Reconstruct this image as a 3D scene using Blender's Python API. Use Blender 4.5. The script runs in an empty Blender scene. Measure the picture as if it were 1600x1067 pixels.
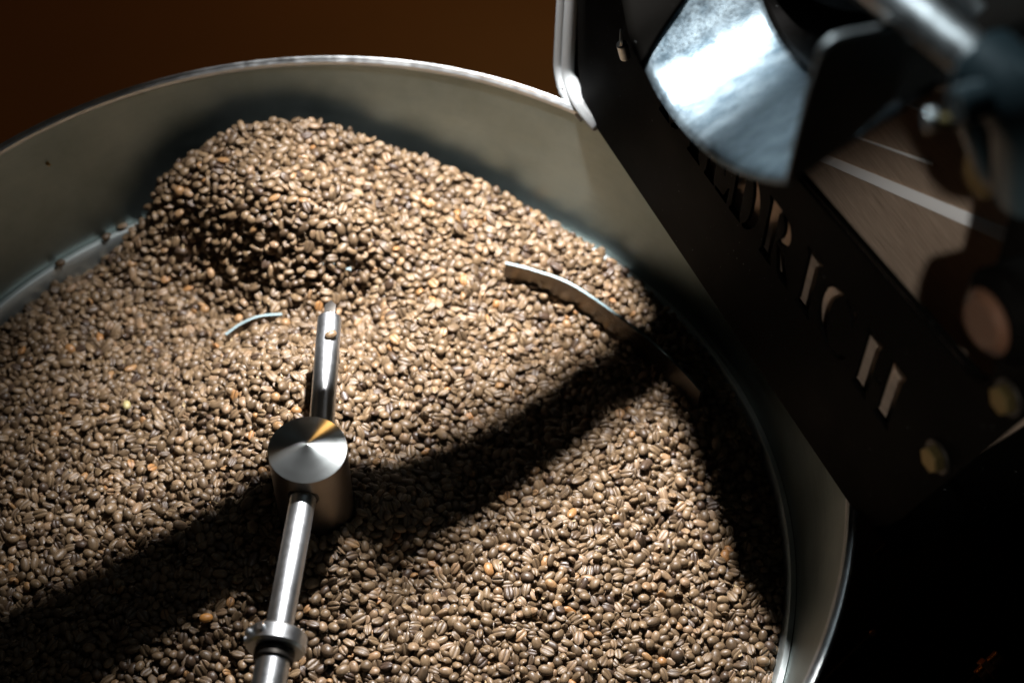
import bpy, bmesh, math, random
import numpy as np
from mathutils import Vector, Matrix, Euler
random.seed(7); rng = np.random.default_rng(7)
S = bpy.context.scene; COL = S.collection
PI = math.pi

# ------------------------------------------------------------------ camera
CAM = Vector((0.1310, -0.5919, 0.8954)); PITCH = 0.92523; ROLL = 0.02653
FW = Vector((0, math.cos(PITCH), -math.sin(PITCH)))
_r = Vector((1, 0, 0)); _u = Vector((0, math.sin(PITCH), math.cos(PITCH)))
RT = _r * math.cos(ROLL) + _u * math.sin(ROLL); UP = -_r * math.sin(ROLL) + _u * math.cos(ROLL)
cd = bpy.data.cameras.new('camera'); cam = bpy.data.objects.new('camera', cd); COL.objects.link(cam)
M = Matrix((RT, UP, -FW)).transposed().to_4x4(); M.translation = CAM; cam.matrix_world = M
cd.sensor_width = 36; cd.lens = 2600 / 1600 * 36; cd.clip_start = 0.05; cd.clip_end = 50
cd.dof.use_dof = True; cd.dof.focus_distance = 1.12; cd.dof.aperture_fstop = 4.0
S.camera = cam
S.view_settings.view_transform = 'Standard'; S.view_settings.look = 'None'
S.view_settings.exposure = 0.0; S.view_settings.gamma = 1.0
S.cycles.max_bounces = 6; S.cycles.sample_clamp_indirect = 2.0

# ------------------------------------------------------------------ light
LAMP = Vector((0.1160, 0.3200, 0.50))
w = bpy.data.worlds.new("World"); S.world = w; w.use_nodes = True
bg = w.node_tree.nodes['Background']; bg.inputs[0].default_value = (1.0, 0.95, 0.88, 1); bg.inputs[1].default_value = 0.008

def light(name, typ, loc, power, col, aim=None, **kw):
    l = bpy.data.lights.new(name, typ); l.energy = power; l.color = col
    for k, v in kw.items(): setattr(l, k, v)
    o = bpy.data.objects.new(name, l); COL.objects.link(o); o.location = loc
    if aim is not None: o.rotation_euler = (Vector(aim) - Vector(loc)).to_track_quat('-Z', 'Y').to_euler()
    return o
light('unseen_work_lamp_light', 'SPOT', LAMP, 172, (1.0, 0.965, 0.955), (0.13, 0.13, -0.1), spot_size=math.radians(69), spot_blend=1.0, shadow_soft_size=0.008)
light('warm_floor_fill', 'POINT', (0.30, 1.75, 0.15), 16.0, (1.0, 0.50, 0.14), shadow_soft_size=0.12)  # added warm fill for the background floor, no lamp is built
light('warm_side_fill', 'AREA', (1.5, -0.5, 0.5), 0.45, (1.0, 0.40, 0.12), (0.45, -0.05, -0.1), size=0.3)  # added warm fill from the right for orange glints
light('chute_fill_spot', 'SPOT', (-0.10, 0.33, 0.98), 40, (0.84, 0.95, 1.0), (0.30, -0.045, 0.38), spot_size=math.radians(23), spot_blend=0.8, shadow_soft_size=0.02)  # added spot to brighten the chute and lever pipe, no fixture
light('overhead_fill', 'AREA', (0.62, 0.30, 1.7), 0.5, (0.80, 0.95, 1.0), (0, 0, 0), size=0.10)  # added faint overhead fill for a streak on the hub cap
light('warm_left_fill', 'AREA', (-1.3, 0.5, 0.75), 0.12, (1.0, 0.62, 0.35), (0, 0.1, -0.1), size=0.5)  # added dim warm fill from the left, without a source

light('panel_fill_spot', 'SPOT', (0.215, -0.625, 0.90), 28.0, (1.0, 0.92, 0.83), (0.395, 0.020, 0.115), spot_size=math.radians(14), spot_blend=0.7, shadow_soft_size=0.012)  # added spot beside the camera to brighten the brushed panel

# ------------------------------------------------------------------ helpers
A0 = Vector((0.183, 0.297, 0)); T = Vector((0.43679, -0.89956, 0)); N = Vector((-0.89956, -0.43679, 0)); Z = Vector((0, 0, 1))
def pp(s, z, off=0.0): return A0 + T * s + N * off + Z * z        # point in the machine's frame: along front plate, up, towards tray
def ray(x, y): return FW + RT * ((x - 800) / 2600) - UP * ((y - 533.5) / 2600)
def at_z(x, y, z):
    d = ray(x, y); return CAM + d * ((z - CAM.z) / d.z)
def at_plane(x, y, P, nn):
    d = ray(x, y); return CAM + d * ((P - CAM).dot(nn) / d.dot(nn))
def at_off(x, y, off): return at_plane(x, y, A0 + N * off, N)
def at_s(x, y, s): return at_plane(x, y, A0 + T * s, T)
def at_d(x, y, d): return CAM + ray(x, y) * d

def link(name, me, mat, parent=None, smooth=True, angle=35):
    o = bpy.data.objects.new(name, me); COL.objects.link(o)
    if mat is not None: me.materials.append(mat)
    if parent is not None: o.parent = parent
    if smooth:
        me.polygons.foreach_set('use_smooth', [True] * len(me.polygons))
        try: me.set_sharp_from_angle(angle=math.radians(angle))
        except Exception: pass
    me.update()
    return o
def from_bm(name, bm, mat, parent=None, **k):
    bmesh.ops.recalc_face_normals(bm, faces=bm.faces)
    me = bpy.data.meshes.new(name); bm.to_mesh(me); bm.free(); return link(name, me, mat, parent, **k)
def from_vf(name, v, f, mat, parent=None, **k):
    me = bpy.data.meshes.new(name); me.from_pydata([tuple(p) for p in v], [], f); me.validate(); return link(name, me, mat, parent, **k)
def lathe_vf(profile, n=96, c=(0, 0, 0), closed=False):
    V = []; F = []; m = len(profile)
    for i in range(n):
        a = 2 * PI * i / n
        for r, z in profile: V.append((c[0] + r * math.cos(a), c[1] + r * math.sin(a), c[2] + z))
    for i in range(n):
        j = (i + 1) % n
        for k in range(m if closed else m - 1):
            l = (k + 1) % m
            F.append((i * m + k, j * m + k, j * m + l, i * m + l))
    return V, F
def frame_from(d):
    d = d.normalized(); a = Vector((0, 0, 1)) if abs(d.z) < .9 else Vector((1, 0, 0))
    x = a.cross(d).normalized(); return x, d.cross(x), d
def tube(name, pts, r, mat, parent=None, n=24, caps=True, bevel=0.0006):
    """tapering tube along a polyline; r a number or list"""
    pts = [Vector(p) for p in pts]; R = [r] * len(pts) if not hasattr(r, '__len__') else list(r)
    if caps and bevel:
        d0 = (pts[1] - pts[0]).normalized(); d1 = (pts[-1] - pts[-2]).normalized()
        pts = [pts[0], pts[0] + d0 * bevel] + pts[1:-1] + [pts[-1] - d1 * bevel, pts[-1]]
        R = [R[0] - bevel, R[0]] + R[1:-1] + [R[-1], R[-1] - bevel]
    V = []; F = []; x, y, _ = frame_from(pts[1] - pts[0])
    for i, p in enumerate(pts):
        d = (pts[min(i + 1, len(pts) - 1)] - pts[max(i - 1, 0)]).normalized()
        x = (x - d * x.dot(d)).normalized(); y = d.cross(x)
        for k in range(n):
            a = 2 * PI * k / n; V.append(p + (x * math.cos(a) + y * math.sin(a)) * R[i])
    for i in range(len(pts) - 1):
        for k in range(n):
            l = (k + 1) % n; F.append((i * n + k, i * n + l, (i + 1) * n + l, (i + 1) * n + k))
    if caps: F.append(tuple(range(n - 1, -1, -1))); F.append(tuple((len(pts) - 1) * n + k for k in range(n)))
    return from_vf(name, V, F, mat, parent)
def smooth_path(P, rad, k=8):
    P = [Vector(p) for p in P]; out = [P[0]]
    for i in range(1, len(P) - 1):
        a = (P[i - 1] - P[i]).normalized(); b = (P[i + 1] - P[i]).normalized()
        s = P[i] + a * rad; e = P[i] + b * rad
        for j in range(k + 1):
            t = j / k; out.append(s * (1 - t) ** 2 + P[i] * 2 * t * (1 - t) + e * t * t)
    return out + [P[-1]]
def slab(name, poly, thick, nrm, mat, parent=None, bevel=0.0):
    """prism: polygon of points extruded by thick along nrm"""
    bm = bmesh.new(); a = [bm.verts.new(p) for p in poly]; b = [bm.verts.new(Vector(p) + nrm * thick) for p in poly]
    bm.faces.new(a); bm.faces.new(b[::-1]); m = len(a)
    for i in range(m): bm.faces.new((a[i], b[i], b[(i + 1) % m], a[(i + 1) % m]))
    bmesh.ops.recalc_face_normals(bm, faces=bm.faces)
    if bevel:
        bmesh.ops.bevel(bm, geom=[e for e in bm.edges if e.calc_face_angle(0) > 0.6], offset=bevel, segments=2, affect='EDGES', profile=0.6)
    return from_bm(name, bm, mat, parent, smooth=True, angle=30)
def thing(name, label, cat, loc=(0, 0, 0), group=None):
    o = bpy.data.objects.new(name, None); COL.objects.link(o); o.empty_display_size = 0.02
    o['label'] = label; o['category'] = cat
    if group: o['group'] = group
    return o                                            # parts are modelled in world coordinates; origin set at the end
def rebase(root, loc):
    """move an Empty to the thing's base while its parts stay where they are"""
    loc = Vector(loc); root.location = loc
    for c in root.children: c.matrix_parent_inverse = Matrix.Translation(-loc)
def tag(o, label, cat, group=None):
    o['label'] = label; o['category'] = cat
    if group: o['group'] = group
    return o

# ------------------------------------------------------------------ materials
def mat(name, col, rough=0.5, metal=0.0, **kw):
    m = bpy.data.materials.new(name); m.use_nodes = True; nt = m.node_tree; b = nt.nodes['Principled BSDF']
    b.inputs['Base Color'].default_value = (*col, 1); b.inputs['Roughness'].default_value = rough; b.inputs['Metallic'].default_value = metal
    for k, v in kw.items(): b.inputs[k.replace('_', ' ')].default_value = v
    return m, nt, b
def noise(nt, scale, detail=4, vec=None, sc=None, rough=0.6):
    tc = nt.nodes.new('ShaderNodeTexCoord'); src = tc.outputs['Object']
    if sc is not None:
        mp = nt.nodes.new('ShaderNodeMapping'); mp.inputs['Scale'].default_value = sc
        if vec is not None: mp.inputs['Rotation'].default_value = vec
        nt.links.new(src, mp.inputs[0]); src = mp.outputs[0]
    n = nt.nodes.new('ShaderNodeTexNoise'); n.inputs['Scale'].default_value = scale; n.inputs['Detail'].default_value = detail; n.inputs['Roughness'].default_value = rough
    nt.links.new(src, n.inputs['Vector']); return n.outputs['Fac']
def ramp(nt, fac, stops):
    r = nt.nodes.new('ShaderNodeValToRGB'); e = r.color_ramp.elements
    while len(e) < len(stops): e.new(0.5)
    for i, (p, c) in enumerate(stops): e[i].position = p; e[i].color = (*c, 1) if len(c) == 3 else c
    nt.links.new(fac, r.inputs[0]); return r.outputs[0]
def mrange(nt, fac, a, b, lo, hi):
    r = nt.nodes.new('ShaderNodeMapRange'); nt.links.new(fac, r.inputs[0])
    for i, v in zip((1, 2, 3, 4), (a, b, lo, hi)): r.inputs[i].default_value = v
    return r.outputs[0]
def bump(nt, b, h, strength, dist=0.001):
    n = nt.nodes.new('ShaderNodeBump'); n.inputs['Strength'].default_value = strength; n.inputs['Distance'].default_value = dist
    nt.links.new(h, n.inputs['Height']); nt.links.new(n.outputs[0], b.inputs['Normal'])

def steel(name, c0, c1, r0, r1, sc=(1, 1, 1), scale=60, aniso=0.0, tangent=None, b_=0.05, metal=1.0, rot=0.0, patch=9):
    m, nt, b = mat(name, c0, r0, metal)
    f1 = noise(nt, scale, 5, sc=sc); f2 = noise(nt, patch, 6)
    nt.links.new(ramp(nt, f2, [(0.35, c0), (0.65, c1)]), b.inputs['Base Color'])
    mx = nt.nodes.new('ShaderNodeMath'); mx.operation = 'ADD'; nt.links.new(mrange(nt, f1, .3, .7, r0, r1), mx.inputs[0]); nt.links.new(mrange(nt, f2, .3, .7, -.04, .04), mx.inputs[1])
    nt.links.new(mx.outputs[0], b.inputs['Roughness']); bump(nt, b, f1, b_, 0.0003)
    if aniso:
        b.inputs['Anisotropic Rotation'].default_value = rot
        b.inputs['Anisotropic'].default_value = aniso
        if tangent:
            t = nt.nodes.new('ShaderNodeTangent'); t.direction_type = 'RADIAL'; t.axis = tangent; nt.links.new(t.outputs[0], b.inputs['Tangent'])
    return m
m_wall = steel('tray_steel', (0.18, 0.225, 0.22), (0.29, 0.345, 0.335), 0.36, 0.50, (1, 1, 40), 30, b_=0.08)
m_rim = steel('rim_steel', (0.45, 0.48, 0.49), (0.6, 0.63, 0.64), 0.30, 0.5, (1, 1, 1), 120, b_=0.08)
m_hub = steel('turned_steel', (0.50, 0.54, 0.54), (0.56, 0.6, 0.6), 0.32, 0.36, (1, 1, 14), 60, aniso=0.9, tangent='Z', b_=0.0, rot=0.25)
m_rod = steel('rod_steel', (0.6, 0.63, 0.65), (0.68, 0.71, 0.73), 0.32, 0.40, (8, 8, 8), 40, b_=0.03)
m_blade = steel('blade_steel', (0.13, 0.11, 0.09), (0.19, 0.165, 0.135), 0.26, 0.36, (1, 1, 5), 60, b_=0.05)
m_chute = steel('worn_chute_steel', (0.07, 0.105, 0.13), (0.25, 0.32, 0.36), 0.40, 0.70, (1, 1, 1), 500, b_=0.5, patch=70)
m_streak, nt, b = mat('pale_streak', (0.8, 0.83, 0.86), 0.4, 0.3)  # pale tone of the strips that imitate reflection streaks
m_edge = steel('blade_edge', (0.16, 0.22, 0.23), (0.24, 0.30, 0.31), 0.4, 0.5)
m_black, nt, b = mat('black_enamel', (0.0016, 0.0015, 0.0013), 0.5, 0, Specular_IOR_Level=0.012)
bump(nt, b, noise(nt, 300, 3), 0.05, 0.0004)
nt.links.new(ramp(nt, noise(nt, 420, 1), [(0.775, (0.0016, 0.0015, 0.0013)), (0.80, (0.10, 0.11, 0.11))]), b.inputs['Base Color']); nt.links.new(mrange(nt, noise(nt, 12, 4), .3, .7, .42, .6), b.inputs['Roughness'])
m_dark, nt, b = mat('dark_metal', (0.035, 0.032, 0.028), 0.45, 0.8)
nt.links.new(mrange(nt, noise(nt, 20, 4), .3, .7, .35, .6), b.inputs['Roughness'])
m_panel, nt, b = mat('brushed_brown_steel', (0.30, 0.235, 0.18), 0.42, 0.6)
fx = noise(nt, 40, 6, vec=(0, 0, 0), sc=(1.2, 1.2, 22)); bump(nt, b, fx, 0.25, 0.0004)
nt.links.new(ramp(nt, fx, [(0.3, (0.42, 0.325, 0.25)), (0.7, (0.58, 0.46, 0.365))]), b.inputs['Base Color'])
nt.links.new(mrange(nt, fx, .3, .7, .34, .56), b.inputs['Roughness'])
m_brass, nt, b = mat('brass', (0.20, 0.16, 0.07), 0.45, 1.0)
m_copper, nt, b = mat('copper', (0.65, 0.30, 0.12), 0.3, 1.0)
m_cheek, nt, b = mat('cheek_grey', (0.11, 0.10, 0.09), 0.5, 0.4)
m_blue, nt, b = mat('blue_black_casting', (0.020, 0.034, 0.040), 0.35, 0.3); bump(nt, b, noise(nt, 150, 3), 0.2, 0.0006)
m_knob, nt, b = mat('knob_brown', (0.06, 0.03, 0.018), 0.35)
m_satin, nt, b = mat('satin_grey_paint', (0.22, 0.235, 0.24), 0.45)
m_ledge = steel('ledge_steel', (0.5, 0.56, 0.56), (0.62, 0.68, 0.68), 0.5, 0.6, b_=0.05)
m_floor, nt, b = mat('brown_floor', (0.20, 0.11, 0.05), 0.6)
nt.links.new(ramp(nt, noise(nt, 1.5, 5), [(0.3, (0.07, 0.032, 0.010)), (0.75, (0.10, 0.048, 0.015))]), b.inputs['Base Color'])
m_chaff, nt, b = mat('golden_chaff', (0.55, 0.30, 0.05), 0.35)
m_bulb, nt, b = mat('unseen_lamp_glass', (0.9, 0.95, 1), 0.2); b.inputs['Emission Color'].default_value = (0.9, 0.97, 1, 1); b.inputs['Emission Strength'].default_value = 4

def bean_mat():
    m, nt, b = mat('roasted_bean', (0.2, 0.12, 0.07), 0.5)
    oi = nt.nodes.new('ShaderNodeObjectInfo')
    c1 = ramp(nt, oi.outputs['Random'], [(0.0, (0.050, 0.030, 0.019)), (0.15, (0.092, 0.061, 0.034)), (0.5, (0.138, 0.093, 0.052)), (0.80, (0.172, 0.117, 0.065)), (0.95, (0.205, 0.135, 0.080)), (0.985, (0.24, 0.14, 0.062)), (1.0, (0.28, 0.135, 0.045))])
    f = noise(nt, 900, 4); f2 = noise(nt, 250, 3)
    mx = nt.nodes.new('ShaderNodeMix'); mx.data_type = 'RGBA'; mx.blend_type = 'MULTIPLY'; mx.inputs['Factor'].default_value = 1
    nt.links.new(c1, mx.inputs['A']); nt.links.new(ramp(nt, f2, [(0.3, (0.62, 0.60, 0.58)), (0.7, (1.2, 1.18, 1.15))]), mx.inputs['B'])
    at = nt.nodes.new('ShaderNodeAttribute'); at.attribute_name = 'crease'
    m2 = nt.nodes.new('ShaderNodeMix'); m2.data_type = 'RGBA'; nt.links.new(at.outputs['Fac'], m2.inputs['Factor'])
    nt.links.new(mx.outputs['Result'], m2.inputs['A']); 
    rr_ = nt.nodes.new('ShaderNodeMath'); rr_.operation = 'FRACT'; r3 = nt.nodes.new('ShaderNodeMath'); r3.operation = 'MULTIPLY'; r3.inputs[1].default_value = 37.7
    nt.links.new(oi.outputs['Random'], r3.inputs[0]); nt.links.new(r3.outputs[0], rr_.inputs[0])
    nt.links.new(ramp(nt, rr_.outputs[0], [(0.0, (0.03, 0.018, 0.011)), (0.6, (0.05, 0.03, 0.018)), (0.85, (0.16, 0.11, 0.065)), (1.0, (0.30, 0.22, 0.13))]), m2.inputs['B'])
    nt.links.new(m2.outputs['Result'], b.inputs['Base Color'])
    nt.links.new(mrange(nt, f2, .3, .7, .36, .54), b.inputs['Roughness'])
    b.inputs['Specular IOR Level'].default_value = 0.45
    bump(nt, b, f, 0.35, 0.0004)
    return m
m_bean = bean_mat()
def flat_bean_mat(name, col):
    m, nt, b = mat(name, col, 0.45); bump(nt, b, noise(nt, 900, 4), 0.3, 0.0004); return m
m_orange = flat_bean_mat('orange_bean', (0.42, 0.19, 0.045)); m_pale = flat_bean_mat('pale_bean', (0.34, 0.29, 0.13))
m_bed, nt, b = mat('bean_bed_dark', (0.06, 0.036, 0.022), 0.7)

# ------------------------------------------------------------------ setting
flo = from_vf('floor', [(-8, -6, -0.95), (8, -6, -0.95), (8, 10, -0.95), (-8, 10, -0.95)], [(0, 1, 2, 3)], m_floor, smooth=False); flo['kind'] = 'structure'

# ------------------------------------------------------------------ cooling tray
tray = thing('cooling_tray', 'round brushed steel cooling tray with a pale rim, full of coffee beans', 'cooling tray')
RI, ZL, RL = 0.3475, -0.1226, 0.3338
V, F = lathe_vf([(RI, -0.001), (RL, ZL)], 192); from_vf('inner_wall', V, F, m_wall, tray)
V, F = lathe_vf([(0.3462, -0.002), (0.3465, 0.0008), (0.3478, 0.0022), (0.350, 0.0016), (0.3515, 0.0020), (0.3532, 0.0006), (0.3538, -0.002), (0.3536, -0.0065), (0.3522, -0.008), (0.351, -0.0085), (0.3485, -0.006)], 256, closed=True)
from_vf('rim', V, F, m_rim, tray)
V, F = lathe_vf([(RL - 0.0005, ZL + 0.0004), (RL - 0.0042, ZL + 0.0008), (RL - 0.0052, ZL), (0.3262, ZL - 0.0075), (0.3255, ZL - 0.03)], 192); from_vf('ledge', V, F, m_ledge, tray)
V, F = lathe_vf([(0.0, -0.165), (0.3258, -0.165), (0.3258, -0.150)], 96); from_vf('tray_floor', V, F, m_dark, tray)
V, F = lathe_vf([(0.351, -0.0088), (0.351, -0.19), (0.0, -0.19)], 128); from_vf('outer_wall', V, F, m_dark, tray)
V, F = lathe_vf([(0.10, 0), (0.10, -0.70), (0.16, -0.75), (0.16, -0.76), (0, -0.76)], 48, (0, 0, -0.19)); from_vf('pedestal', V, F, m_dark, tray)
rebase(tray, (0, 0, -0.95))

# ------------------------------------------------------------------ stirrer
st = thing('stirrer', 'polished steel stirrer with a conical hub cap and round arms over the beans', 'stirrer')
HR, HZ = 0.0259, -0.0124
V, F = lathe_vf([(0.0, 0), (0.0, 0.0)], 4)
V, F = lathe_vf([(0.00005, 0.0062), (HR - 0.0006, 0.0004), (HR, -0.0004)], 128, (0, 0, HZ)); from_vf('hub_cap', V, F, m_hub, st, angle=60)
V, F = lathe_vf([(HR, -0.0004), (HR, -0.135)], 96, (0, 0, HZ)); from_vf('hub', V, F, steel('hub_side_shade_steel', (0.20, 0.175, 0.15), (0.26, 0.23, 0.20), 0.3, 0.4, (1, 1, 9), 40), st)  # side's base colour darkened for the shadow band it stands in
def arm_pt(x, y, z=-0.032): return at_z(x, y, z)
a0 = arm_pt(503, 655); a1 = arm_pt(515, 497); ad = (a1 - a0).normalized()
tube('arm', [a0 - ad * 0.01, a1], 0.0085, m_rod, st, n=40, bevel=0.0012)
e1 = a1 + ad * 0.001
slab('arm_tongue', [e1 + Vector((-.004, 0, .003)), e1 + Vector((.004, 0, .003)), e1 + Vector((.004, 0.009, .003)), e1 + Vector((0.0, 0.013, .003)), e1 + Vector((-.004, 0.009, .003))], 0.004, -Z, m_dark, st, 0.0004)
slab('arm_bracket', [e1 + Vector((-.003, 0.001, .0)), e1 + Vector((.003, 0.001, .0)), e1 + Vector((.003, 0.001, -.12)), e1 + Vector((-.003, 0.001, -.12))], 0.004, ad, m_dark, st, 0.0004)
b0 = arm_pt(475, 772); b1 = arm_pt(432, 1003); bd = (b1 - b0).normalized()
tube('arm', [b0 - bd * 0.02, b1], 0.0085, m_rod, st, n=40)
V = tube('arm_collar', [b0 - bd * -0.001, b0 + bd * 0.003], 0.0103, m_dark, st, n=40, bevel=0.0008)
cz = tube('collar', [b1 - bd * 0.006, b1 + bd * 0.006], 0.0185, m_rod, st, n=48, bevel=0.0015)
xs = Vector((-bd.y, bd.x, 0))
for sx, sz in ((-1, 0.55), (-1, -0.1), (-0.45, 1.0)):
    q = (xs * sx + Z * sz).normalized(); c = b1 - bd * 0.001 + q * 0.0178
    tube('screw', [c, c + q * 0.0026], 0.0026, m_rod, cz, n=14, bevel=0.0004)
tube('sleeve', [b1 + bd * 0.0062, b1 + bd * 0.013], 0.0125, m_dark, st, n=40)
tube('arm', [b1 + bd * 0.012, b1 + bd * 0.17], 0.0105, m_rod, st, n=40)
q0 = b1 + bd * 0.16
slab('arm_bracket', [q0 + Vector((-.004, 0, 0)), q0 + Vector((.004, 0, 0)), q0 + Vector((.004, 0, -.12)), q0 + Vector((-.004, 0, -.12))], 0.005, bd, m_dark, st, 0.0004)
# curved scraper blades
def blade(name, P, ztop, h, th, parent=st, lean=0.0):
    P = [Vector((p.x, p.y, 0)) for p in P]
    # Catmull-Rom
    Q = []; E = [P[0] * 2 - P[1]] + P + [P[-1] * 2 - P[-2]]
    for i in range(1, len(E) - 2):
        for k in range(10):
            t = k / 10; a, b_, c, d = E[i - 1], E[i], E[i + 1], E[i + 2]
            Q.append(0.5 * ((2 * b_) + (c - a) * t + (2 * a - 5 * b_ + 4 * c - d) * t * t + (-a + 3 * b_ - 3 * c + d) * t ** 3))
    Q.append(P[-1]); bm = bmesh.new(); rows = []
    for i, p in enumerate(Q):
        d = (Q[min(i + 1, len(Q) - 1)] - Q[max(0, i - 1)]).normalized(); nn = Vector((-d.y, d.x, 0)) * th / 2
        zt = ztop[0] + (ztop[1] - ztop[0]) * i / (len(Q) - 1); L = nn.normalized() * lean
        rows.append([bm.verts.new(p + nn + Z * zt), bm.verts.new(p - nn + Z * zt), bm.verts.new(p - nn + L + Z * (zt - h)), bm.verts.new(p + nn + L + Z * (zt - h))])
    for i in range(len(rows) - 1):
        for k in range(4): bm.faces.new((rows[i][k], rows[i][(k + 1) % 4], rows[i + 1][(k + 1) % 4], rows[i + 1][k]))
    bm.faces.new(rows[0]); bm.faces.new(rows[-1][::-1])
    o = from_bm(name, bm, m_blade, parent); o.data.materials.append(m_edge)
    for f in o.data.polygons:
        if f.normal.z > .8: f.material_index = 1
    return o
zb = -0.083
blade('blade', [at_z(790, 404, zb), at_z(835, 415, zb), at_z(900, 440, zb), at_z(1000, 510, zb), at_z(1060, 562, zb), at_z(1098, 603, zb)], (-0.088, -0.090), 0.045, 0.0022)
blade('blade', [at_z(352, 520, -.105), at_z(375, 503, -.105), at_z(405, 490, -.105), at_z(440, 486, -.105)], (-0.1070, -0.1085), 0.03, 0.0022)
blade('blade', [at_z(498, 414, -.086), at_z(520, 411, -.086), at_z(548, 412, -.086)], (-0.083, -0.0925), 0.05, 0.003)
rebase(st, (0, 0, -0.165))

# ------------------------------------------------------------------ beans
BS = 0.85                                               # bean size
def bean_mesh(name, L, W, H, seed, nr=14, ns=20, curve=0.0):
    L *= BS; W *= BS; H *= BS
    r = random.Random(seed); V = []; cr = []; F = []
    for i in range(nr + 1):
        u = -math.cos(PI * i / nr); 
        for k in range(ns):
            a = 2 * PI * k / ns
            rad = math.sqrt(max(0, 1 - abs(u) ** 2.25)); y = math.cos(a); s = math.sin(a)
            # more samples near the groove at the bottom
            yy = W * rad * (abs(y) ** 1.0) * (1 if y >= 0 else -1); zz = s * rad
            if s < 0:
                yy = W * rad * (abs(y) ** 1.35) * (1 if y >= 0 else -1)
                g = math.exp(-(yy / (W * 0.13)) ** 2) * min(1, rad * 1.5)
                wob = 0.06 * W * math.sin(u * 3.0 + seed)
                z = -H * 0.55 * rad * (1 - 0.25 * abs(y) ** 3) * (abs(s) ** 0.35) + g * H * 0.42
                yy += wob * g; c = g
            else: z = H * zz; c = 0
            z += curve * u * u * H
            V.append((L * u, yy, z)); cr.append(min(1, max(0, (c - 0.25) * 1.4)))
            if i in (0, nr): break
    def idx(i, k):
        if i == 0: return 0
        if i == nr: return len(V) - 1
        return 1 + (i - 1) * ns + k % ns
    for i in range(nr):
        for k in range(ns):
            q = [idx(i, k), idx(i, k + 1), idx(i + 1, k + 1), idx(i + 1, k)]
            q2 = []
            for t in q:
                if t not in q2: q2.append(t)
            if len(q2) > 2: F.append(tuple(q2[::-1]))
    me = bpy.data.meshes.new(name); me.from_pydata(V, [], F)
    at = me.attributes.new('crease', 'FLOAT', 'POINT'); at.data.foreach_set('value', cr)
    me.polygons.foreach_set('use_smooth', [True] * len(me.polygons)); me.materials.append(m_bean); me.update()
    return me
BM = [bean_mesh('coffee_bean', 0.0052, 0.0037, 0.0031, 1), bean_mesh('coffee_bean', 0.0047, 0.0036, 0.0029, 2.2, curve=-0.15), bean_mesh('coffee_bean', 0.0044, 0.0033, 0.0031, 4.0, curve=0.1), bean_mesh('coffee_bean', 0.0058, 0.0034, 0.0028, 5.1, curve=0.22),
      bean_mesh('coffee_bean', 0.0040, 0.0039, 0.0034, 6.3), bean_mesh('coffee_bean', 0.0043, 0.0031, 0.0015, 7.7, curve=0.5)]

# surface of the bean heap: thin-plate spline through control heights
cp = []
for az, z in ((215, -.127), (190, -.127), (165, -.127), (150, -.127), (137, -.127), (127, -.126), (122, -.108), (118, -.070), (113, -.050), (108, -.034), (100, -.025), (92, -.035), (82, -.061), (69, -.082), (57, -.098), (45, -.106), (30, -.113), (10, -.119), (-10, -.120), (-30, -.122), (-60, -.124), (-100, -.124), (-130, -.126)):
    a = math.radians(az); cp.append((0.322 * math.cos(a), 0.322 * math.sin(a), z))
for x, y, z in ((225, 355, -.126), (300, 405, -.120), (400, 455, -.113), (515, 470, -.106), (570, 440, -.101),
                (290, 225, -.047), (340, 208, -.038), (400, 205, -.033), (460, 235, -.036), (520, 300, -.046), (570, 350, -.064),
                (248, 275, -.072), (320, 295, -.058), (415, 330, -.052), (500, 362, -.058), (560, 405, -.084),
                (570, 250, -.060), (620, 310, -.070), (700, 390, -.088), (760, 330, -.086), (620, 480, -.098),
                (880, 400, -.094), (950, 440, -.096), (1000, 480, -.102), (1060, 540, -.106),
                (790, 430, -.100), (880, 470, -.108), (960, 530, -.112), (1030, 590, -.113)):
    p = at_z(x, y, z); cp.append((p.x, p.y, z))
for x, y, z in ((.05, .0, -.086), (-.05, 0, -.084), (0, .05, -.080), (-.025, .05, -.066), (-.022, .09, -.064), (-.06, .06, -.088), (0, -.045, -.074), (.03, -.035, -.078), (-.02, .13, -.078), (.025, .12, -.096), (.035, .07, -.102), (.06, .10, -.098), (-.12, .1, -.108), (-.25, .06, -.120), (-.12, -.02, -.107),
                (.10, .035, -.115), (.15, .085, -.117), (.05, -.03, -.108), (.20, .075, -.104), (.24, .04, -.108), (.17, .01, -.101), (.22, -.02, -.107), (.12, -.03, -.100), (.12, -.09, -.104), (.07, -.08, -.100), (0, -.15, -.108), (-.2, -.1, -.118), (.2, -.15, -.115), (0, -.25, -.12)): cp.append((x, y, z))
for x, y, z in ((372, 522, -.1055), (400, 506, -.1055), (432, 500, -.1060), (1090, 600, -.106), (1060, 575, -.107)): 
    p = at_z(x, y, z); cp.append((p.x, p.y, z))
cp = np.array(cp); n = len(cp)
def U(r2): return np.where(r2 > 1e-12, r2 * np.log(np.maximum(r2, 1e-12)), 0)
D2 = ((cp[:, None, :2] - cp[None, :, :2]) ** 2).sum(-1); K = U(D2) + np.eye(n) * 1.5e-5; Pm = np.c_[np.ones(n), cp[:, :2]]
Amat = np.block([[K, Pm], [Pm.T, np.zeros((3, 3))]]); co = np.linalg.solve(Amat, np.r_[cp[:, 2], 0, 0, 0])
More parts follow.
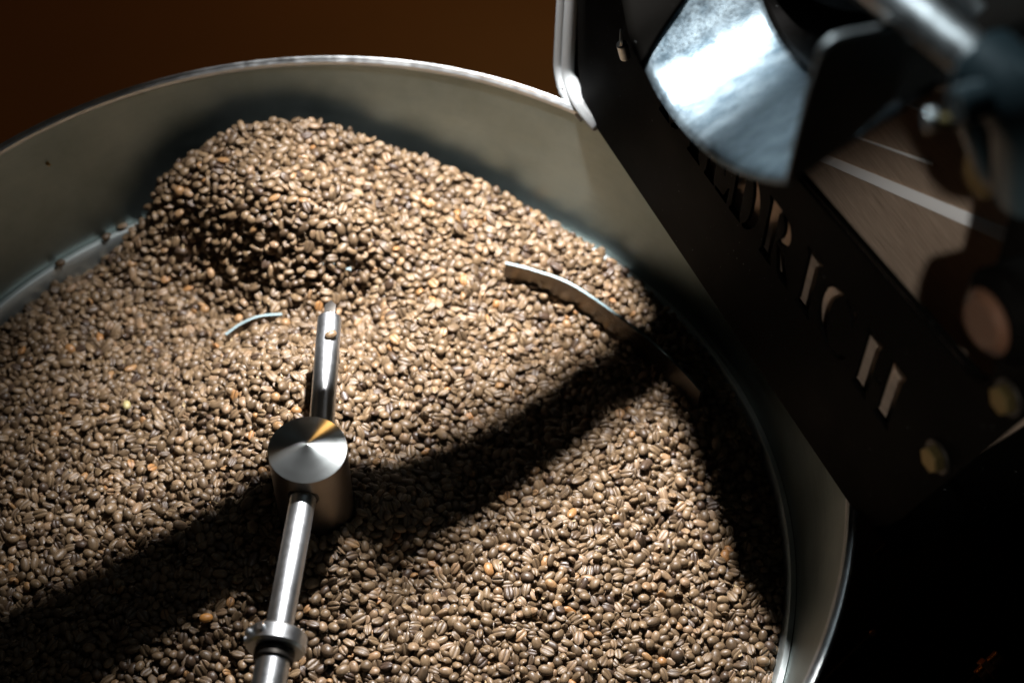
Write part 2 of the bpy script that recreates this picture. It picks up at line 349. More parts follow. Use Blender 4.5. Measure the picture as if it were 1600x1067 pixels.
# tabulate on a grid for speed
GN = 141; gx = np.linspace(-.35, .35, GN); GX, GY = np.meshgrid(gx, gx, indexing='ij'); gp = np.c_[GX.ravel(), GY.ravel()]
GZ = np.zeros(len(gp))
for i in range(n): GZ += co[i] * U(((gp - cp[i, :2]) ** 2).sum(1))
GZ += co[n] + gp @ co[n + 1:n + 3]; GZ = np.clip(GZ, -.135, -.018).reshape(GN, GN)
def Hs(x, y):
    fx_ = np.clip((x + .35) / .7 * (GN - 1), 0, GN - 1.001); fy = np.clip((y + .35) / .7 * (GN - 1), 0, GN - 1.001)
    i = fx_.astype(int); j = fy.astype(int); u = fx_ - i; v = fy - j
    return GZ[i, j] * (1 - u) * (1 - v) + GZ[i + 1, j] * u * (1 - v) + GZ[i, j + 1] * (1 - u) * v + GZ[i + 1, j + 1] * u * v

RM = 0.3215
def layer(sp, dz, keep=1.0):
    k = int(.70 / sp) + 2; xs_, ys_ = np.meshgrid(np.arange(k) * sp - .35, np.arange(int(k / .866)) * sp * .866 - .35, indexing='ij')
    xs_ = xs_ + (np.arange(ys_.shape[1]) % 2)[None] * sp / 2; q = np.c_[xs_.ravel(), ys_.ravel()] + rng.uniform(-.45, .45, (xs_.size, 2)) * sp
    q = q[(np.hypot(q[:, 0], q[:, 1]) < RM) & (np.hypot(q[:, 0], q[:, 1]) > 0.029)]
    q = q[rng.random(len(q)) < keep]
    return np.c_[q, Hs(q[:, 0], q[:, 1]) - 0.0035 - dz + rng.uniform(-.001, .001, len(q))]
C3 = np.vstack([layer(0.0084 * BS, 0.0, 0.95), layer(0.0084 * BS, 0.0048), layer(0.0084 * BS, 0.0096)]); nb = len(C3)
th = rng.uniform(0, 2 * PI, nb); el = rng.normal(0, 0.38, nb)
# beans churned by the blades lie along the flow
flow = np.clip(1 - (np.hypot((C3[:, 0] + .02) / .16, (C3[:, 1] - .27) / .08)), 0, 1)
az_ = np.arctan2(C3[:, 1], C3[:, 0]) + PI / 2 - 0.25
th = np.where(rng.random(nb) < np.minimum(1, flow * 2.2) * .75, az_ + rng.normal(0, .3, nb), th)
ax = np.c_[np.cos(th) * np.cos(el), np.sin(th) * np.cos(el), np.sin(el)]
sc = np.clip(rng.normal(1.0, 0.125, nb), .66, 1.30)
var = rng.choice(6, nb, p=[.30, .24, .15, .14, .12, .05]); hl = 0.00185 * BS * sc; rad = 0.0030 * BS * sc
P2 = np.vstack([C3 - ax * hl[:, None], C3 + ax * hl[:, None]]); R2 = np.r_[rad, rad]
def pairs(P, cell=0.0078):
    c = np.floor((P + 1) / cell).astype(np.int64); key = (c[:, 0] * 4096 + c[:, 1]) * 4096 + c[:, 2]
    o = np.argsort(key, kind='stable'); ks = key[o]; I = []; J = []
    for dx in (-1, 0, 1):
        for dy in (-1, 0, 1):
            for dz in (-1, 0, 1):
                off = (dx * 4096 + dy) * 4096 + dz
                if off < 0: continue
                lo = np.searchsorted(ks, key + off, 'left'); hi = np.searchsorted(ks, key + off, 'right'); cnt = hi - lo
                i = np.repeat(np.arange(len(P)), cnt)
                if len(i) == 0: continue
                st_ = np.repeat(lo - np.r_[0, np.cumsum(cnt)[:-1]], cnt); j = o[st_ + np.arange(len(i))]
                k = (i < j) if off == 0 else np.ones(len(i), bool); I.append(i[k]); J.append(j[k])
    i = np.concatenate(I); j = np.concatenate(J); k = (i % nb) != (j % nb)
    return i[k], j[k]
NIT = 64
for it in range(NIT):
    if it % 8 == 0:
        I, J = pairs(P2)
        d = P2[J] - P2[I]; k = (d ** 2).sum(1) < (R2[I] + R2[J] + .0018) ** 2; I = I[k]; J = J[k]
    if it < NIT - 14: P2[:, 2] -= 0.00022
    d = P2[J] - P2[I]; L = np.sqrt((d ** 2).sum(1)) + 1e-9; ov = (R2[I] + R2[J]) * 0.97 - L; k = ov > 0
    c = d[k] / L[k, None] * (ov[k] * 0.5)[:, None]; i_, j_ = I[k], J[k]; m2 = len(P2)
    cnt = np.bincount(i_, minlength=m2) + np.bincount(j_, minlength=m2)
    for a in range(3):
        P2[:, a] += (np.bincount(j_, c[:, a], m2) - np.bincount(i_, c[:, a], m2)) / np.maximum(cnt, 1) * 1.7
    # stay on the heap and inside the wall, off the hub
    fl = Hs(P2[:, 0], P2[:, 1]) - 0.0150 + R2; P2[:, 2] = np.maximum(P2[:, 2], fl)
    rr = np.hypot(P2[:, 0], P2[:, 1]) + 1e-9; s_ = np.where(rr > .3262 - R2, (.3262 - R2) / rr, np.where(rr < .0259 + R2, (.0259 + R2) / rr, 1)); P2[:, :2] *= s_[:, None]
    mid = (P2[:nb] + P2[nb:]) / 2; dd = P2[nb:] - P2[:nb]; dd /= np.sqrt((dd ** 2).sum(1))[:, None] + 1e-9
    P2[:nb] = mid - dd * hl[:, None]; P2[nb:] = mid + dd * hl[:, None]
mid = (P2[:nb] + P2[nb:]) / 2; ax = (P2[nb:] - P2[:nb]) / (2 * hl[:, None])
face_up = rng.random(nb) < 0.46
up = np.c_[rng.normal(0, .38, nb), rng.normal(0, .38, nb), np.where(face_up, -1.0, 1.0)]
zz = up - ax * (up * ax).sum(1)[:, None]; zz /= np.sqrt((zz ** 2).sum(1))[:, None]; yy = np.cross(zz, ax)
ROT = np.stack([ax, yy, zz], 2)
eul = np.zeros((nb, 3))
eul[:, 1] = -np.arcsin(np.clip(ROT[:, 2, 0], -1, 1)); eul[:, 0] = np.arctan2(ROT[:, 2, 1], ROT[:, 2, 2]); eul[:, 2] = np.arctan2(ROT[:, 1, 0], ROT[:, 0, 0])

# pixels of every bean as the photograph sees it; the topmost ones along the lower edge become objects of their own
dv = mid - np.array(CAM); dz_ = dv @ np.array(FW); PX = 800 + 2600 * (dv @ np.array(RT)) / dz_; PY = 533.5 - 2600 * (dv @ np.array(UP)) / dz_
top = mid[:, 2] > Hs(mid[:, 0], mid[:, 1]) - 0.0062
cellk = np.floor(mid[:, :2] / 0.0042).astype(int); seen = {}
inview = (PX > 15) & (PX < 1240) & (PY < 1062) & top & (dz_ > 0)
order = np.argsort(-PY); chosen = [i for i in order if inview[i]][:292]
ylim = PY[chosen[-1]]; chs = set(int(i) for i in chosen)
XA = 430                                                 # the lower stirrer arm divides the band of beans
LAB = {(1, 1): 'coffee bean showing its crease, right of the arm along the bottom edge', (1, 0): 'coffee bean showing its crease, left of the arm along the bottom edge',
       (0, 1): 'coffee bean with rounded back up, right of the arm along the bottom edge', (0, 0): 'coffee bean with rounded back up, left of the arm along the bottom edge'}
GRP = {(1, 1): 'creased beans right of the arm', (1, 0): 'creased beans left of the arm', (0, 1): 'round-backed beans right of the arm', (0, 0): 'round-backed beans left of the arm'}
src = [None] * 6
for i in chosen:
    v = int(var[i]); o = bpy.data.objects.new('coffee_bean', BM[v]); COL.objects.link(o)
    o.location = mid[i]; o.rotation_euler = eul[i]; o.scale = [float(sc[i])] * 3
    kk = (int(face_up[i]), int(PX[i] > XA)); tag(o, LAB[kk], 'coffee bean', GRP[kk])
    if src[v] is None: src[v] = o
rest = np.array([i for i in range(nb) if i not in chs])
# the remaining thousands: ONE stuff object (points with instanced beans over the dark bed of the heap)
g = 90; bv = []; bf = []; sel = []
for i in range(g + 1):
    for j in range(72):
        r_ = 0.030 + (0.3225 - 0.030) * i / g; a = 2 * PI * j / 72; bv.append((r_ * math.cos(a), r_ * math.sin(a)))
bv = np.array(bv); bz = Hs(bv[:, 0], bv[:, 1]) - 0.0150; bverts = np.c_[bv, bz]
for i in range(g):
    for j in range(72): bf.append((i * 72 + j, i * 72 + (j + 1) % 72, (i + 1) * 72 + (j + 1) % 72, (i + 1) * 72 + j))
me = bpy.data.meshes.new('coffee_beans'); allv = np.vstack([bverts, mid[rest]]); me.from_pydata(allv.tolist(), [], bf)
nbv = len(bverts)
def attr(nm, typ, arr, key):
    a = me.attributes.new(nm, typ, 'POINT'); a.data.foreach_set(key, np.ascontiguousarray(arr, dtype=np.float32 if key != 'value' or typ == 'FLOAT' else None).ravel())
attr('rot', 'FLOAT_VECTOR', np.vstack([np.zeros((nbv, 3)), eul[rest]]), 'vector')
attr('scl', 'FLOAT', np.r_[np.ones(nbv), sc[rest]], 'value')
a = me.attributes.new('pick', 'INT', 'POINT'); a.data.foreach_set('value', np.r_[np.zeros(nbv), var[rest]].astype(np.int32))
a = me.attributes.new('isbean', 'BOOLEAN', 'POINT'); a.data.foreach_set('value', np.r_[np.zeros(nbv), np.ones(len(rest))].astype(bool))
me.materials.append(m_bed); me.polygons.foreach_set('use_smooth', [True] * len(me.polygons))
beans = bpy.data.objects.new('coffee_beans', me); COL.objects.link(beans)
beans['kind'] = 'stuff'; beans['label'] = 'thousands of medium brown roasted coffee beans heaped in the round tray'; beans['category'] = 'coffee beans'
ng = bpy.data.node_groups.new('bean_scatter', 'GeometryNodeTree')
ng.interface.new_socket('Geometry', in_out='INPUT', socket_type='NodeSocketGeometry'); ng.interface.new_socket('Geometry', in_out='OUTPUT', socket_type='NodeSocketGeometry')
nn_ = ng.nodes; lk = ng.links.new
gi = nn_.new('NodeGroupInput'); go = nn_.new('NodeGroupOutput'); iop = nn_.new('GeometryNodeInstanceOnPoints'); jn = nn_.new('GeometryNodeJoinGeometry'); ji = nn_.new('GeometryNodeJoinGeometry')
def nattr(nm, typ):
    x = nn_.new('GeometryNodeInputNamedAttribute'); x.data_type = typ; x.inputs['Name'].default_value = nm; return x.outputs['Attribute']
for v in (5, 4, 3, 2, 1, 0):
    oi = nn_.new('GeometryNodeObjectInfo'); oi.transform_space = 'ORIGINAL'; oi.inputs['Object'].default_value = src[v]; oi.inputs['As Instance'].default_value = True
    lk(oi.outputs['Geometry'], ji.inputs[0])
e2r = nn_.new('FunctionNodeEulerToRotation'); lk(nattr('rot', 'FLOAT_VECTOR'), e2r.inputs[0])
lk(gi.outputs[0], iop.inputs['Points']); lk(nattr('isbean', 'BOOLEAN'), iop.inputs['Selection']); lk(ji.outputs[0], iop.inputs['Instance'])
iop.inputs['Pick Instance'].default_value = True; lk(nattr('pick', 'INT'), iop.inputs['Instance Index']); lk(e2r.outputs[0], iop.inputs['Rotation']); lk(nattr('scl', 'FLOAT'), iop.inputs['Scale'])
lk(gi.outputs[0], jn.inputs[0]); lk(iop.outputs[0], jn.inputs[0]); lk(jn.outputs[0], go.inputs[0])
md = beans.modifiers.new('bean_scatter', 'NODES'); md.node_group = ng

# loose silverskin chaff scattered over the beans
kx = rng.choice(np.nonzero(top)[0], 260, replace=False); V = []; F = []
for i in kx:
    p = mid[i] + np.array([rng.uniform(-.003, .003), rng.uniform(-.003, .003), rng.uniform(.0018, .0032)]); a = rng.uniform(0, 2 * PI); l = rng.uniform(.0006, .0021); w_ = l * rng.uniform(.3, .7)
    u1 = np.array([math.cos(a), math.sin(a), rng.normal(0, .4)]); u2 = np.array([-math.sin(a), math.cos(a), rng.normal(0, .4)]); k = len(V)
    V += [p - u1 * l, p + u2 * w_ - u1 * l * .3, p + u1 * l + np.array([0, 0, l * .5]), p - u2 * w_ + u1 * l * .2, p + np.array([0, 0, -l * .3])]
    F += [(k, k + 1, k + 4), (k + 1, k + 2, k + 4), (k + 2, k + 3, k + 4), (k + 3, k, k + 4)]
m_skin, nt, b = mat('silverskin', (0.40, 0.30, 0.17), 0.6)
cf = from_vf('chaff', V, F, m_skin, smooth=False); cf['kind'] = 'stuff'; cf['label'] = 'small pale flakes of chaff scattered over the coffee beans'

def one_bean(p, rot, label, scale=1.0, m=None, v=0, group=None):
    me_ = BM[v]
    if m: me_ = BM[v].copy(); me_.materials.clear(); me_.materials.append(m)
    o = bpy.data.objects.new('coffee_bean', me_); COL.objects.link(o); o.location = p; o.rotation_euler = rot; o.scale = [scale] * 3
    return tag(o, label, 'coffee bean', group)
def surf(x, y, up_=0.002):
    z = -.11
    for _ in range(6):
        p = at_z(x, y, z); z = float(Hs(np.array([p.x]), np.array([p.y]))[0]) + up_
    return at_z(x, y, z)
one_bean(at_z(517, 523, -0.0225), (0.3, 0, 0.6), 'brown coffee bean perched on top of the upper stirrer arm near its end', 1.0)
one_bean(surf(322, 965, .001), (0, 0.1, 0.2), 'orange-tan coffee bean left of the lower stirrer arm, near its collar', 1.05, m_orange)
one_bean(surf(198, 633, .001), (0.4, 0.1, 1.7), 'pale yellow-green underroasted bean in the left part of the heap', 0.95, m_pale)
zl = ZL + 0.0035
one_bean(at_z(94, 411, zl), (0.2, 0, 0.5), 'dark coffee bean sitting on the steel ledge, lowest of the three there', 0.95)
one_bean(at_z(166, 370, zl), (0.2, 0, 0.9), 'dark coffee bean on the steel ledge, between two others resting on it', 0.95)
one_bean(at_z(191, 353, zl), (PI, 0, 0.3), 'dark coffee bean on the steel ledge, nearest to the churned heap', 1.0)
# chaff flake on the wall
dW = ray(75, 256); t_ = 0.9
while True:
    X = CAM + dW * t_; Rw = RI + (RL - RI) * (-X.z / -ZL)
    if math.hypot(X.x, X.y) > Rw - 0.0012: break
    t_ += 0.0005
cv = []
for k in range(9):
    a = 2 * PI * k / 9; cv.append(X + (Vector((1, -.3, 0)) * math.cos(a) * 0.0034 + Z * math.sin(a) * 0.0030) * random.uniform(.6, 1.1) + Vector((0, -0.0008, 0)) * (k % 2))
cv.append(X + Vector((0.0003, -0.0018, 0)))
tag(from_vf('chaff_flake', cv, [(k, (k + 1) % 9, 9) for k in range(9)], m_chaff, smooth=False), 'small golden chaff flake stuck to the inside of the tray wall', 'chaff')

# ------------------------------------------------------------------ roaster: front plate with cut-out lettering
ro = thing('roaster', 'black coffee roaster with a lettered front plate standing over the tray', 'coffee roaster')
def stem_poly(x, w=.20, sr=.07, h=1.0):   # serifed vertical stroke
    return [(x - sr, 0), (x + w + sr, 0), (x + w + sr, .035), (x + w, .10), (x + w, h - .10), (x + w + sr, h - .035), (x + w + sr, h), (x - sr, h), (x - sr, h - .035), (x, h - .10), (x, .10), (x - sr, .035)]
def crescent(cx, cy, ro_, ri, w, a0, a1, sy=1.0, k=14):
    """thick bowl: outer ellipse and an inner one shifted, thick in the middle and thin at the ends"""
    o_ = []; i_ = []
    for q in range(k + 1):
        a = a0 + (a1 - a0) * q / k; o_.append((cx + ro_ * math.cos(a), cy + sy * math.sin(a)))
        i_.append((cx + ri * math.cos(a), cy + (sy - w) * math.sin(a)))
    return o_ + i_[::-1]
def glyph(ch):
    if ch == 'I': return [stem_poly(.10, .25, .06)], .40
    if ch == 'D': return [stem_poly(.07, .23, .04), crescent(.36, .5, .36, .17, .05, -PI / 2 + .12, PI / 2 - .12, .5)], .80
    if ch == 'R': return [stem_poly(.07, .23, .04), crescent(.36, .74, .28, .11, .05, -PI / 2 + .15, PI / 2 - .15, .26), [(.38, .44), (.56, .44), (.80, .02), (.80, 0), (.56, 0), (.50, .08)]], .84
    if ch == 'E': return [stem_poly(.07, .22, .03), [(.35, 1), (.66, 1), (.66, .74), (.62, .74), (.56, .93), (.35, .94)], [(.35, 0), (.68, 0), (.70, .28), (.66, .28), (.58, .07), (.35, .06)], [(.35, .53), (.50, .53), (.52, .62), (.55, .62), (.55, .38), (.52, .38), (.50, .47), (.35, .47)]], .74
    if ch == 'C': return [crescent(.46, .5, .42, .20, .05, PI / 2 + .05, 3 * PI / 2 - .05, .5), [(.50, 1.0), (.66, .96), (.74, 1.0), (.76, .68), (.72, .68), (.64, .86), (.50, .94)], [(.50, 0), (.66, .03), (.78, .16), (.76, .20), (.64, .10), (.50, .06)]], .84
    if ch == 'H': return [stem_poly(.06, .27, .03), stem_poly(.58, .27, .03), [(.38, .47), (.53, .47), (.53, .53), (.38, .53)]], .90
outline = [(0.004, 0.0035), (0.372, 0.0035), (0.388, 0.007), (0.400, 0.016), (0.409, 0.030), (0.4165, 0.0488), (0.4644, 0.2171), (0.505, 0.36), (0.505, 0.42), (0.40, 0.42),
           (0.4165, 0.2600), (0.428, 0.2480), (0.4365, 0.2310), (0.4375, 0.2190), (0.4340, 0.2090), (0.4252, 0.2040), (0.4150, 0.2025), (0.25, 0.1840), (0.08, 0.166), (0.055, 0.19), (0.045, 0.42), (-0.03, 0.42), (-0.024, 0.0938), (-0.0178, 0.037), (-0.008, 0.012)]
cu = bpy.data.curves.new('plate_curve', 'CURVE'); cu.dimensions = '2D'; cu.fill_mode = 'BOTH'; cu.extrude = 0.0012; cu.bevel_depth = 0.0
def spl(pts):
    s = cu.splines.new('POLY'); s.points.add(len(pts) - 1)
    for q, (x, y) in zip(s.points, pts): q.co = (x, y, 0, 1)
    s.use_cyclic_u = True
spl(outline)
LX, LY, LH = 0.0985, 0.098, 0.052
starts = [0.0985, 0.1375, 0.1610, 0.1945, 0.2330, 0.2765, 0.2985, 0.3435]
for ch, sx in zip('DIEDRICH', starts):
    polys, wd = glyph(ch)
    for pl in polys: spl([(sx + x * 0.046, LY + y * LH) for x, y in pl])
tmp = bpy.data.objects.new('tmp_curve', cu); COL.objects.link(tmp); bpy.context.view_layer.update()
me = bpy.data.meshes.new_from_object(tmp.evaluated_get(bpy.context.evaluated_depsgraph_get())); bpy.data.objects.remove(tmp)
me.name = 'front_plate'; Mx = Matrix((T, Z, N)).transposed().to_4x4(); Mx.translation = A0; me.transform(Mx); me.materials.clear()
link('front_plate', me, m_black, ro, smooth=False)
# returned flange along the plate's upper edge
fl = [(0.08, 0.166), (0.25, 0.184), (0.415, 0.2025), (0.4252, 0.2040), (0.4340, 0.2090), (0.4375, 0.2190), (0.4365, 0.2310), (0.428, 0.2480), (0.4165, 0.2600)]
V = []; F = []
for i, (s, z) in enumerate(fl): V += [pp(s, z, -0.0013), pp(s, z, -0.006)]
for i in range(len(fl) - 1): F.append((2 * i, 2 * i + 1, 2 * i + 3, 2 * i + 2))
from_vf('plate_flange', V, F, m_black, ro)
# brushed panel behind the plate
G = 0.058; PT = 0.10                                      # the panel leans back by PT over its height
def panel_at(x, y, lift=.001):
    nn = (N * 0.4955 + Z * PT).normalized(); return at_plane(x, y, pp(0, .0045, -G), nn) + nn * lift
slab('brushed_panel', [pp(s_, .0045 + .4955 * v_, -G - PT * v_) for s_, v_ in ((.05, 0), (.370, 0), (.392, .055), (.420, .24), (.455, .55), (.50, 1), (.05, 1))], 0.004, -N, m_panel, ro)
# brushed strip added right behind the lettering so the cut-outs look lit
slab('added_letter_backing', [pp(.088, .088, -.0085), pp(.402, .088, -.0085), pp(.402, .157, -.0085), pp(.088, .157, -.0085)], .0015, -N, m_panel, ro)
# body
slab('gap_blackout_shelf', [pp(-.028, .0048, -.003), pp(.42, .0048, -.003), pp(.42, .0048, -G - .004), pp(-.028, .0048, -G - .004)], .002, Z, m_black, ro)  # black shelf added to hide the lit rim and darken the gap
slab('roaster_body', [pp(-.03, .0045, -G - .012), pp(1.3, .0045, -G - .012), pp(1.3, .60, -G - .012 - PT * 1.2), pp(-.03, .60, -G - .012 - PT * 1.2)], 0.55, -N, m_black, ro)
slab('side_cheek', [pp(-.03, .006, -.0016), pp(-.03, .42, -.0016), pp(-.03, .42, -G - .006), pp(-.03, .006, -G - .006)], 0.003, T, m_black, ro)
slab('cabinet', [pp(-.03, -.0, -.215), pp(1.3, -.0, -.215), pp(1.3, -.949, -.215), pp(-.03, -.949, -.215)], 0.36, -N, m_black, ro)
# pale strips standing in for reflection streaks on the panel
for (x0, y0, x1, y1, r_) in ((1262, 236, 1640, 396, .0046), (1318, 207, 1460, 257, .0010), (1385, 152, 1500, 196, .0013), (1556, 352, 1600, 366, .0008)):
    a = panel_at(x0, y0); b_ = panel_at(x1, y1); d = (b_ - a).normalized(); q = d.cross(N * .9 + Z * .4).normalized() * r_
    slab('streak_strip', [a - q * .6, a + q * .6, b_ + q, b_ - q], .0015, (N * .6 + Z * .8), m_streak, ro, .0003)
# bolts
for x, y in ((1462, 715), (1572, 622)):
    c = at_off(x, y, 0.003)
    bo = tube('bolt', [c - N * .002, c + N * .005], 0.0082, m_brass, ro, n=6, bevel=.0008)
    tube('washer', [c - N * .0018, c - N * .0002], 0.0105, m_dark, ro, n=32, bevel=.0003)
# knob on the right
c = at_off(1606, 478, 0.012)
kn = tube('knob', [c - N * .012, c - N * .004, c + N * .016, c + N * .022], [.016, .023, .024, .019], m_black, ro, n=40, bevel=.001)
tube('knob_cap', [c + N * .0222, c + N * .0265], [.0165, .013], m_knob, ro, n=36, bevel=.0008)
# thumb latch at the left of the chute
c = at_off(983, 72, 0.004)
la = tube('latch', [c + Z * -.010 + N * .002, c + Z * .004 + N * .006], .0038, m_rim, ro, n=20)
wg = c + Z * .008 + N * .006 - T * .002
tube('wing', [wg - Vector((.0006, 0, 0)), wg + Vector((.0012, 0, 0))], .0058, m_rim, la, n=24, bevel=.0003)

# chute: half-round spout over the plate
Wd = (-N * 0.925 + Z * 0.38).normalized(); CHL = 0.060
lipc = [(-.0261, .0231, .2263), (-.0083, .0246, .2314), (.0241, .0268, .2338), (.0470, .0349, .2446), (.0603, .0401, .2568), (.0700, .0436, .2720), (.0775, .0448, .2800), (.0854, .0437, .2620), (.0929, .0427, .2435), (.1013, .0426, .2303), (.1140, .0444, .2211), (.1296, .0472, .2096),
        (.1425, .0462, .1993), (.1622, .0450, .1901), (.1900, .0485, .1950), (.2283, .0601, .2190), (.2616, .0688, .2408), (.2971, .0789, .2700), (.3290, .0886, .3001), (.3498, .0951, .3213), (.3675, .1009, .3410)]
NG = 12 * 5                                             # the first stretch is an added black hood shaped to cast shadow, the rest the bare steel chute
def catmull(P, m):
    P = [Vector(p) for p in P]; E = [P[0] * 2 - P[1]] + P + [P[-1] * 2 - P[-2]]; out = []
    for i in range(1, len(E) - 2):
        for k in range(m):
            t = k / m; a, b_, c, d = E[i - 1], E[i], E[i + 1], E[i + 2]
            out.append(0.5 * ((2 * b_) + (c - a) * t + (2 * a - 5 * b_ + 4 * c - d) * t * t + (-a + 3 * b_ - 3 * c + d) * t ** 3))
    return out + [P[-1]]
lc = catmull([pp(s, z, o) for s, o, z in lipc], 5); rows = 20; cols = len(lc) - 1
def sheet(name, u0, u1, l0, l1, m, c, lift=0.0):
    """part of the spout: columns from u0 to u1, rows from l0 to l1 up the slope; bounds may vary with the other parameter"""
    V = []; F = []
    for j in range(rows):
        v = j / (rows - 1)
        for k in range(c):
            w_ = k / (c - 1); u = u0(v) + (u1(v) - u0(v)) * w_; i = min(int(u), len(lc) - 2); q = lc[i].lerp(lc[i + 1], u - i)
            l = l0(w_) + (l1(w_) - l0(w_)) * v
            V.append(q + Wd * l + Z * (lift - 0.0025 * max(0, 1 - l / .008) ** 2))
    for j in range(rows - 1):
        for i in range(c - 1): F.append((j * c + i, j * c + i + 1, (j + 1) * c + i + 1, (j + 1) * c + i))
    o = from_vf(name, V, F, m, ro); sm = o.modifiers.new('thickness', 'SOLIDIFY'); sm.thickness = 0.0025; sm.offset = -1
LE = len(lc) - 1
sheet('chute', lambda v: NG - 14 * v, lambda v: LE, lambda w: 0, lambda w: .090 - .030 * w, m_chute, 60)
sheet('shadow_hood', lambda v: 0, lambda v: NG + 1.5 - 14 * v, lambda w: -.001, lambda w: .092, m_black, 60, .0012)  # hood added, its edge shaped to cast the shadow on the right
sheet('chute_throat', lambda v: NG - 14, lambda v: LE, lambda w: .0903 - .030 * w, lambda w: .16, m_black, 50)
se = .3690
pts = [at_s(x, y, se) for x, y in ((1226, 281), (1238, 226), (1256, 150), (1272, 96), (1284, 72), (1300, 57), (1340, 48), (1398, 38), (1412, 60), (1408, 100), (1396, 150), (1330, 212), (1270, 258))]
slab('chute_cheek', pts, 0.0022, T, m_cheek, ro, .0004)
ed = [at_s(x, y, se) for x, y in ((1278, 84), (1286, 70), (1300, 58), (1320, 52), (1390, 39))]
tube('chute_edge_bead', [e + T * .001 for e in smooth_path(ed, .001, 3)], .0017, m_rim, ro, n=10)
# drum front behind the chute: dark round cover with a raised ring
dc = pp(0.135, 0.42, -0.050)
def disc(name, c, r0, r1, off0, off1, m, n=96):
    V = []; F = []
    prof = [(r0, off0), (r0, off1), (r1, off1), (r1, off0)]
    for i in range(n):
        a = 2 * PI * i / n
        for r, o in prof: V.append(c + (T * math.cos(a) + Z * math.sin(a)) * r + N * o)
    for i in range(n):
        j = (i + 1) % n
        for k in range(4): F.append((i * 4 + k, i * 4 + (k + 1) % 4, j * 4 + (k + 1) % 4, j * 4 + k))
    return from_vf(name, V, F, m, ro)
disc('drum_cover', dc, 0.001, 0.160, 0.0, 0.010, m_black)
disc('cover_ring', dc, 0.150, 0.168, 0.008, 0.022, m_black)

# lever pipe in the foreground with its dark elbow
l0 = at_d(1330, -62, .70); l1 = at_d(1572, 132, .66); ld = (l1 - l0).normalized()
tube('lever_pipe', [l0 - ld * .12, l1], .0098, m_rim, ro, n=40)
tube('elbow', smooth_path([l1 - ld * .016, l1 + ld * .014, l1 + ld * .02 - Z * .05 - N * .012], .013), .0165, m_blue, ro, n=36, bevel=.002)
c = at_d(1545, 150, .655); tube('hub_boss', [c, c + N * .016], .008, m_blue, ro, n=28, bevel=.0015)
c = at_d(1512, 186, .67); ba = tube('set_screw', [c, c + (N + T * -.4) * .012 - Z * .002], .0034, m_brass, ro, n=16); c2 = c + (N - T * .4) * .012
tube('screw_head', [c2, c2 + (N + T * -.4) * .004], .0050, m_rim, ba, n=6, bevel=.0008)
tube('upper_rod', [at_d(1470, -40, .78), at_d(1530, 22, .78)], .005, m_rim, ro, n=20)
tube('upper_rod', [at_d(1300, -50, .74), at_d(1400, 24, .74)], .006, m_dark, ro, n=20)
slab('linkage_plate', [at_off(x, y, -.03) for x, y in ((1395, -60), (1700, -60), (1700, 60), (1500, 150), (1420, 140), (1400, 70))], .006, -N, m_dark, ro, .001)
c = at_off(1555, 265, .0); tube('gauge_fitting', [c - N * .03, c + N * .01], [.012, .012], m_brass, ro, n=24, bevel=.001)
tube('fitting_body', smooth_path([at_off(1545, 170, .03), at_off(1580, 262, .03), at_off(1660, 290, .0)], .01), .015, m_blue, ro, n=28)
# copper fittings low down on the right, catching warm light
def fitting(P, label, r=.004, l=.014):
    o = thing('pipe_fitting', label, 'pipe fitting')
    d = Vector((.7, .6, .35)).normalized(); tube('fitting_body', [P, P + d * l], r, m_copper, o, n=18)
    tube('hex_nut', [P + d * l * .3, P + d * l * .55], r * 1.45, m_copper, o, n=6, bevel=.0005); tube('stub', [P - d * 0.05, P], r * .6, m_dark, o, n=12)
    rebase(o, P)
fitting(at_d(1453, 785, 1.08), 'copper fitting just below the lower bolt of the front plate', .0032, .010)
fitting(at_d(1360, 992, 1.25), 'tiny copper fitting in the dark right of the tray rim', .0018, .005)
fitting(at_d(1530, 1058, 1.2), 'copper fitting at the bottom right, under the machine', .006, .022)
rebase(ro, pp(.3, -.95, -.3))

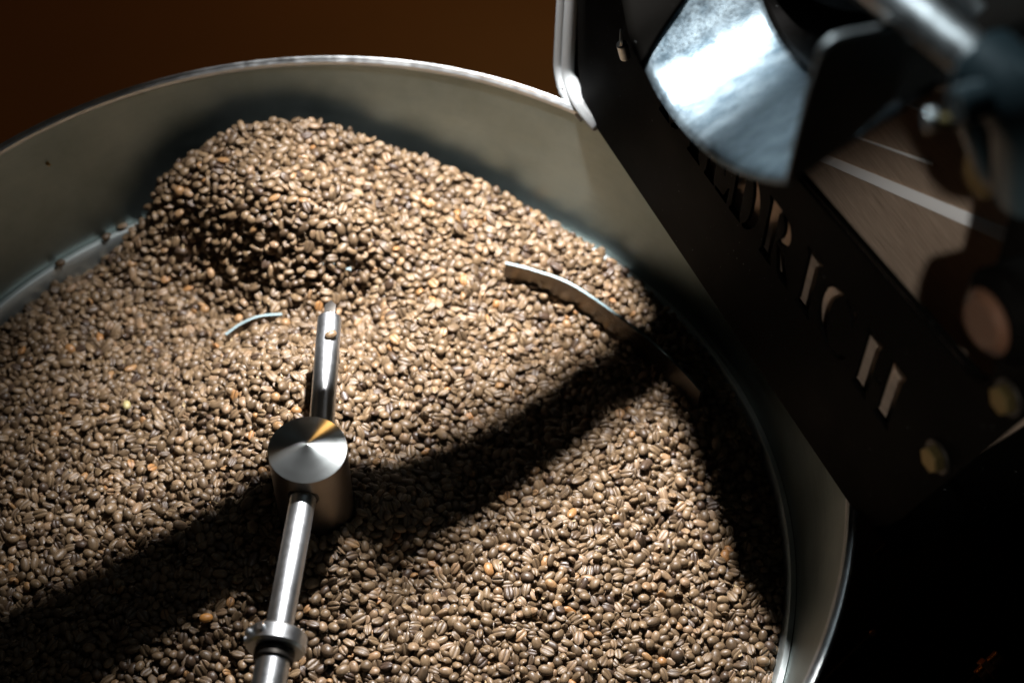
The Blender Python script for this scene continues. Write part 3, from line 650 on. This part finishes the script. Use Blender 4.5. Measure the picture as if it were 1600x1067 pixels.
# bent steel tubes beside the plate
for (xa, ya), (xb, yb), (xc, yc), lab, r_, zc in (((871, -260), (873, 118), (889, 160), 'bent steel tube at the machine, the farther and left one of the pair', .0046, -0.004),
                                       ((888, -260), (887, 122), (911, 172), 'bent steel tube at the machine, the nearer and right one of the pair', .0060, 0.002)):
    P0 = Vector(at_z(xb, yb, 0.008)) ; P1 = P0 + Z * 0.30; P2_ = at_z(xc, yc, zc + .004); P3 = P2_ + (P2_ - P0) * Vector((1, 1, 0)) * .3
    o = tag(tube('steel_tube', smooth_path([P1, P0, P2_, P2_ + Vector((0.012, -0.012, -.004))], .016), r_, m_satin, None, n=24), lab, 'tube', 'bent steel tubes beside the front plate')

# ------------------------------------------------------------------ articulated work lamp (unseen; its lower arm is made up to throw the dark band across the beans)
wl = thing('unseen_work_lamp', 'unseen work lamp above the tray with an arm added to throw the shadow band', 'lamp')
E0 = Vector((0.215, 0.315, 0.345)); E3 = Vector((0.0242, 0.2039, 0.345))
AP = [E0] + [Vector((x, y, .345)) for x, y in ((.1428, .2774), (.1312, .2671), (.1150, .2535), (.0975, .2405), (.0809, .2323), (.0667, .2284), (.0461, .2181))] + [E3]
lp = catmull(AP, 6); tube('band_shadow_arm', lp, [.0100 + .0045 * i / (len(lp) - 1) for i in range(len(lp))], m_black, wl, n=20)  # unseen arm, its path shaped to block light for the dark band
tube('unseen_elbow_joint', [E3 - Z * .012, E3 + Z * .012], .012, m_black, wl, n=24)
Ld = (LAMP - E3).normalized(); LT = LAMP + Ld * .05
tube('unseen_upper_arm', [E3 + Z * .01, LT], .004, m_black, wl, n=16)
ax_ = (LAMP - Vector((0.11, 0.14, -0.1))).normalized(); x_, y_, _ = frame_from(ax_)
V = []; F = []; prof = [(.034, -.002), (.030, .018), (.018, .036), (.010, .05), (.001, .052)]
for i in range(40):
    a = 2 * PI * i / 40
    for r, h in prof: V.append(LAMP + (x_ * math.cos(a) + y_ * math.sin(a)) * r + ax_ * h)
for i in range(40):
    j = (i + 1) % 40
    for k in range(4): F.append((i * 5 + k, j * 5 + k, j * 5 + k + 1, i * 5 + k + 1))
sh = from_vf('unseen_lamp_shade', V, F, m_black, wl)
tube('unseen_bulb', [LAMP + ax_ * .014, LAMP + ax_ * .03], [.010, .006], m_bulb, wl, n=20, bevel=.002)
tube('unseen_clamp_post', [E0, E0 + Vector((.06, .03, 0)), E0 + Vector((.10, .05, -.0))], .009, m_black, wl, n=20)
rebase(wl, E0)
